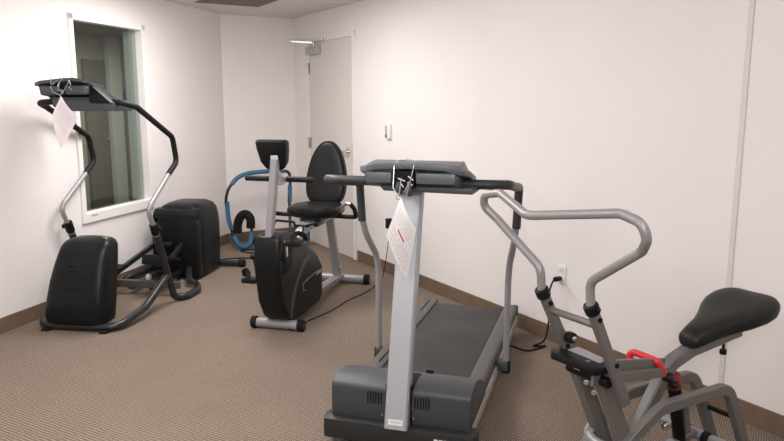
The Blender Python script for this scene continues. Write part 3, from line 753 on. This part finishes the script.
# seat beam and saddle
b = B(); b.tube([(-.007, .26, .18), (-.007, .535, .545), (-.007, .655, .580), (-.007, .93, .606)], 0, [0, .10, .12, 0], sect=(.042, .052), up=(1, 0, 0)); sb = obj('seat_beam', b, M['rider'], RD)
b = B(); b.cyl((.0, .84, .540), (.0, .84, .59), .005, 10); b.cyl((.0, .84, .525), (.0, .84, .545), .013, 12, .003); obj('seat_bolt', b, M['black'], sb)
b = B()
sd = [(.528, .012, .630, .008), (.533, .034, .630, .022), (.548, .048, .632, .031), (.60, .060, .638, .037), (.67, .072, .644, .040), (.74, .098, .650, .043), (.80, .128, .656, .046), (.86, .147, .662, .048), (.91, .148, .667, .049), (.95, .134, .671, .047), (.975, .110, .673, .042), (.992, .07, .674, .032), (1.0, .025, .674, .015)]
rg = []
for y, hw, zc, hz in sd:
    y = .612 + (y-.528)*.87; zc += -.018 + (y-.60)*.15; hw *= .92
    ring = []
    for k in range(28):
        a = 2*math.pi*k/28; c, s = math.cos(a), math.sin(a)
        x = hw*math.copysign(abs(c)**.8, c); z = hz*math.copysign(abs(s)**.9, s)
        z += (-.018*(1-(x/hw)**2) + .006)*(1 if y > .72 else 0)*min(1, max(0, (y-.72)/.10)) if s > 0 else 0
        ring.append((x, y, zc+z+.002))
    rg.append(ring)
b.rings(rg); obj('saddle', b, M['saddle'], RD)
# red pull handle and links
b = B(); b.tube([(-.060, .385, .555), (-.060, .392, .604), (.050, .400, .600), (.050, .435, .545)], .0125, [0, .022, .022, 0], 14); rh = obj('red_handle', b, M['red'], RD)
b = B(); b.cyl((.045, .440, .540), (.075, .45, .535), .017, 14, .004); b.cyl((.050, .465, .510), (.080, .475, .505), .014, 14, .004); obj('lock_knob', b, M['black'], rh)
for x0, x1, za, zb_ in ((.025, .035, .640, .580), (.055, .055, .600, .555)):
    b = B(); b.tube([(x0, .08, za), (x1, .45, zb_)], 0, sect=(.012, .034), up=(1, 0, 0)); obj('link_bar', b, M['rider'], RD)
# shock cylinder
b = B(); b.cyl((.0, .555, .50), (.0, .625, .20), .023, 18, .004); sk = obj('shock_cylinder', b, M['black'], RD)
b = B(); b.cyl((.0, .553, .507), (.0, .5665, .450), .0250, 18, .004); obj('red_sleeve', b, M['darkred'], sk)
# arched side tubes, foot pegs, base
for sx in (-1, 1):
    b = B(); b.tube([(sx*.072, .12, .17), (sx*.072, .255, .36), (sx*.072, .40, .440), (sx*.072, .775, .432), (sx*.072, .97, .045)], 0, [0, .08, .14, .085, 0], sect=(.030, .042), up=(1, 0, 0), fseg=8); ar = obj('arched_tube', b, M['rider'], RD)
    b = B(); b.box((sx*.072, .975, .012), (.05, .06, .024), .006); obj('rubber_foot', b, M['rubber'], ar)
b = B(); b.cyl((.087, .40, .385), (.104, .40, .385), .014, 12, .003); obj('tube_bolt', b, M['chrome'], RD)
b = B(); b.tube([(-.072, .865, .285), (.072, .865, .285)], .010, n=10); obj('cross_rod', b, M['black'], RD)
b = B(); b.tube([(-.007, .34, .20), (-.007, .70, .245)], 0, sect=(.045, .03), up=(1, 0, 0)); obj('pedal_beam', b, M['rider'], RD)
b = B(); b.tube([(-.007, .665, .235), (-.007, .62, .42)], 0, sect=(.03, .03), up=(1, 0, 0)); obj('shock_post', b, M['rider'], RD)
b = B(); b.cyl((-.20, .715, .235), (.20, .715, .235), .021, 16); fp = obj('foot_peg', b, M['tube'], RD)
for sx in (-1, 1):
    b = B(); b.cyl((sx*.03, .715, .235), (sx*.075, .715, .235), .025, 16, .004) if sx < 0 else b.cyl((sx*.03, .715, .235), (sx*.06, .715, .235), .025, 16, .004); obj('peg_collar', b, M['rubber'], fp)
b = B(); b.box((.12, .64, .205), (.09, .16, .03), .008); obj('foot_plate', b, M['rubber'], RD)
b = B(); b.tube([(-.007, .40, .045), (-.007, .99, .045)], 0, sect=(.05, .05), up=(1, 0, 0)); b.tube([(-.25, .42, .04), (.25, .42, .04)], 0, sect=(.05, .05), up=(0, 0, 1)); bs = obj('base_frame', b, M['rider'], RD)
for sx in (-1, 1):
    b = B(); b.box((sx*.25, .42, .035), (.03, .06, .07), .008); obj('end_cap', b, M['rubber'], bs)
b = B(); b.tube([(-.14, .985, .04), (.14, .985, .04)], 0, sect=(.045, .045), up=(0, 0, 1)); obj('rear_bar', b, M['rider'], RD)

# ------------------------------------------------------------ ab roller
AB = thing('ab_roller', 'blue and black tubular ab roller standing in the corner behind the bike', 'ab roller', (-1.30, 6.98, 0), 0)
def L(p): return Vector(p)-Vector((-1.30, 6.98, 0))
topbar = [(-1.62, 6.86, .60), (-1.655, 6.86, .50)]
path = [(-1.635, 6.88, .40), (-1.645, 6.87, .50), (-1.615, 6.88, .62), (-1.53, 6.93, .725), (-1.42, 6.98, .765), (-1.20, 7.08, .775), (-1.075, 7.14, .765), (-1.045, 7.15, .70), (-1.05, 7.14, .58), (-1.06, 7.12, .45)]
b = B(); b.tube([L(p) for p in smooth_path(path, 6)], .0155, n=12); obj('top_tube', b, M['blacktube'], AB)
b = B(); b.tube([L(p) for p in smooth_path([(-1.59, 6.895, .660), (-1.53, 6.93, .725), (-1.42, 6.98, .765), (-1.20, 7.08, .775), (-1.10, 7.13, .770)], 6)], .022, n=14); obj('foam_sleeve', b, M['blue'], AB)
for q in ([(-1.635, 6.875, .49), (-1.635, 6.88, .40), (-1.625, 6.88, .30), (-1.605, 6.88, .22)], [(-1.048, 7.145, .62), (-1.05, 7.14, .55), (-1.052, 7.13, .45)]):
    b = B(); b.tube([L(p) for p in smooth_path(q, 5)], .022, n=14); obj('foam_sleeve', b, M['blue'], AB)
lo = [(-1.612, 6.88, .24), (-1.585, 6.875, .14), (-1.53, 6.86, .055), (-1.475, 6.89, .030), (-1.435, 6.94, .06), (-1.425, 6.99, .15), (-1.43, 7.01, .25)]
ro = [(-1.055, 7.13, .46), (-1.05, 7.10, .30), (-1.03, 7.03, .14), (-.98, 6.95, .055), (-.93, 6.95, .032), (-.885, 6.99, .06), (-.875, 7.03, .15), (-.885, 7.05, .25)]
for q, k in ((lo, 0), (ro, 1)):
    b = B(); b.tube([L(p) for p in smooth_path(q, 5)], .0155, n=12); rk = obj('rocker_tube', b, M['blacktube'], AB)
    q2 = q[1+k:6+k]
    b = B(); b.tube([L(p) for p in smooth_path(q2, 5)], .026, n=14); obj('foam_sleeve', b, M['blue'], rk)
hr = [(-1.575, 7.02, .15), (-1.57, 7.02, .24), (-1.535, 7.02, .32), (-1.48, 7.02, .34), (-1.44, 7.02, .29), (-1.44, 7.02, .20)]
b = B(); b.tube([L(p) for p in smooth_path(hr, 5)], .045, n=16); obj('padded_roll', b, M['rubber'], AB)
b = B(); b.tube([L((-1.43, 7.0, .06)), L((-1.30, 6.98, .055)), L((-.88, 7.04, .06))], .02, n=12); obj('cross_tube', b, M['blacktube'], AB)
b = B(); b.box(L((-1.32, 6.98, .06)), (.16, .10, .10), .03, seg=3); obj('head_pad', b, M['rubber'], AB)

# ------------------------------------------------------------ cords (parts of the machine they belong to)
def cord(owner, o, yaw, pts, r, k=8):
    inv = Matrix.Rotation(R(-yaw), 3, 'Z')
    b = B(); b.tube([inv @ (p-Vector(o)) for p in smooth_path(pts, k)], r, n=8)
    return obj('power_cord', b, M['rubber'], owner)
def local(o, yaw, p): return Matrix.Rotation(R(-yaw), 3, 'Z') @ (Vector(p)-Vector(o))
p1 = wpt(4.10, .418, .012); p2 = wpt(4.10, .418, .06)
tmw = lambda p: w_of(TMo, ty, p)
pc = cord(TM, TMo, ty, [p2, wpt(4.12, .40, .10), wpt(4.13, .33, .13), wpt(4.14, .20, .13), wpt(4.12, .06, .14), wpt(4.06, .010, .17), Vector((.93, 4.06, .007)), tmw((.40, 1.37, .008)), tmw((.305, 1.34, .04))], .0055)
b = B(); b.cyl(local(TMo, ty, p1), local(TMo, ty, p2+nr*.002), .015, 14, .004); obj('plug', b, M['black'], pc)
bw = lambda p: w_of(BO, by, p)
pc = cord(BK, BO, by, [bw((.06, .02, .055)), bw((.09, -.03, .02)), bw((.12, .02, .006)), bw((.13, .20, .006)), bw((.20, .45, .006)), bw((.235, .75, .006)), bw((.29, .95, .006)), bw((.31, 1.22, .006)), Vector((-.10, 5.72, .006)), Vector((-.075, 5.78, .02)), wpt(2.08, .20, .055), wpt(2.095, .36, .045), wpt(2.10, .40, .042)], .0035)
ang = math.atan2(dr.y, dr.x)-R(by)
b = B(); b.box(local(BO, by, wpt(2.10, .455, .038)), (.075, .05, .085), .006, Matrix.Rotation(ang, 4, 'Z')); obj('plug_adaptor', b, M['black'], pc)
ew = lambda p: w_of(EO, ey, p)
cord(EL, EO, ey, [ew(p) for p in ((.12, 2.02, .02), (.16, 2.12, .006), (.30, 2.20, .006), (.44, 2.22, .006), (.52, 2.32, .006), (.44, 2.42, .006), (.30, 2.44, .006), (.20, 2.52, .006), (.34, 2.58, .006), (.52, 2.50, .006), (.62, 2.38, .006))], .0065)

# things seen through the window, in the dark room
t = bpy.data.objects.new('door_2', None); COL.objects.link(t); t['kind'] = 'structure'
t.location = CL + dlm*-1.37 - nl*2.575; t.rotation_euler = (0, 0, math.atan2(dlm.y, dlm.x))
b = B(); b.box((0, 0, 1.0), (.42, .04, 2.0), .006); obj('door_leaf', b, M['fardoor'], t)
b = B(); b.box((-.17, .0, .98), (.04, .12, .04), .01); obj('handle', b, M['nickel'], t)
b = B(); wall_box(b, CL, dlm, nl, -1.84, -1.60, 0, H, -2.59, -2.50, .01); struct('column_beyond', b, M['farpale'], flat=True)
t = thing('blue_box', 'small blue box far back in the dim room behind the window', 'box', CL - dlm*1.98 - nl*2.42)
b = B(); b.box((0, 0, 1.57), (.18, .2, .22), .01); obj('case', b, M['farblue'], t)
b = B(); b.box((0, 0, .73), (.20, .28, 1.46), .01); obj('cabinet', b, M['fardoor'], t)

# ------------------------------------------------------------ light
def area(name, loc, rot, size, power, col=(1, 1, 1), sy=None):
    l = bpy.data.lights.new(name, 'AREA'); l.energy = power; l.color = col; l.shape = 'RECTANGLE'; l.size = size; l.size_y = sy or size
    o = bpy.data.objects.new(name, l); COL.objects.link(o); o.location = loc; o.rotation_euler = [R(a) for a in rot]
    return o
def soft_point(name, loc, rad, power, col):
    l = bpy.data.lights.new(name, 'POINT'); l.energy = power; l.color = col; l.shadow_soft_size = rad
    o = bpy.data.objects.new(name, l); COL.objects.link(o); o.location = loc
WARM = (1, .975, .96)
area('back_fill', (-1.22, 5.1, H-.03), (0, 0, 0), .9, 34, WARM, .9)  # unseen area light, added to brighten the back corner
area('left_fill', (-1.3, 2.4, H-.03), (0, 0, 0), 1.2, 16, WARM, 1.2)  # area light added out of view to even out the left side
area('right_fill', (1.5, 1.0, H-.03), (0, 0, 0), 1.2, 9, WARM, 1.2)  # unseen area light at right, added for more even ambient light
soft_point('ceiling_fill', (-.95, 3.3, 2.0), .28, 36, WARM)  # no real lamp: point light added out of view to lift the ceiling
soft_point('ceiling_fill_b', (-1.2, .8, 1.95), .28, 34, WARM)  # second added point light, unseen, brightens ceiling and walls nearer the camera
area('flash', (.1, -.3, 1.9), (88, 0, 8), .6, 26, (1, .985, .98), .45)
area('far_room_fill', tuple(CL + dlm*-.6 - nl*1.2 + Vector((0, 0, H-.05))), (0, 0, 0), .6, 55, (1, .98, .9))  # added light without a visible fixture, brightens the room behind the glass
w_ = bpy.data.worlds.new('World'); scn.world = w_; w_.use_nodes = True
w_.node_tree.nodes['Background'].inputs[0].default_value = (.8, .8, .82, 1); w_.node_tree.nodes['Background'].inputs[1].default_value = .05

# ------------------------------------------------------------ camera
c = bpy.data.cameras.new('Camera'); co = bpy.data.objects.new('Camera', c); COL.objects.link(co)
co.location = (0, 0, 1.47); co.rotation_euler = (math.pi/2 - math.atan(119/700), 0, 0)
c.sensor_width = 36; c.lens = 700/784*36; c.clip_start = .02
scn.camera = co
scn.view_settings.view_transform = 'Standard'; scn.view_settings.look = 'None'; scn.view_settings.gamma = 1
scn.view_settings.use_curve_mapping = False; scn.view_settings.exposure = 0.38
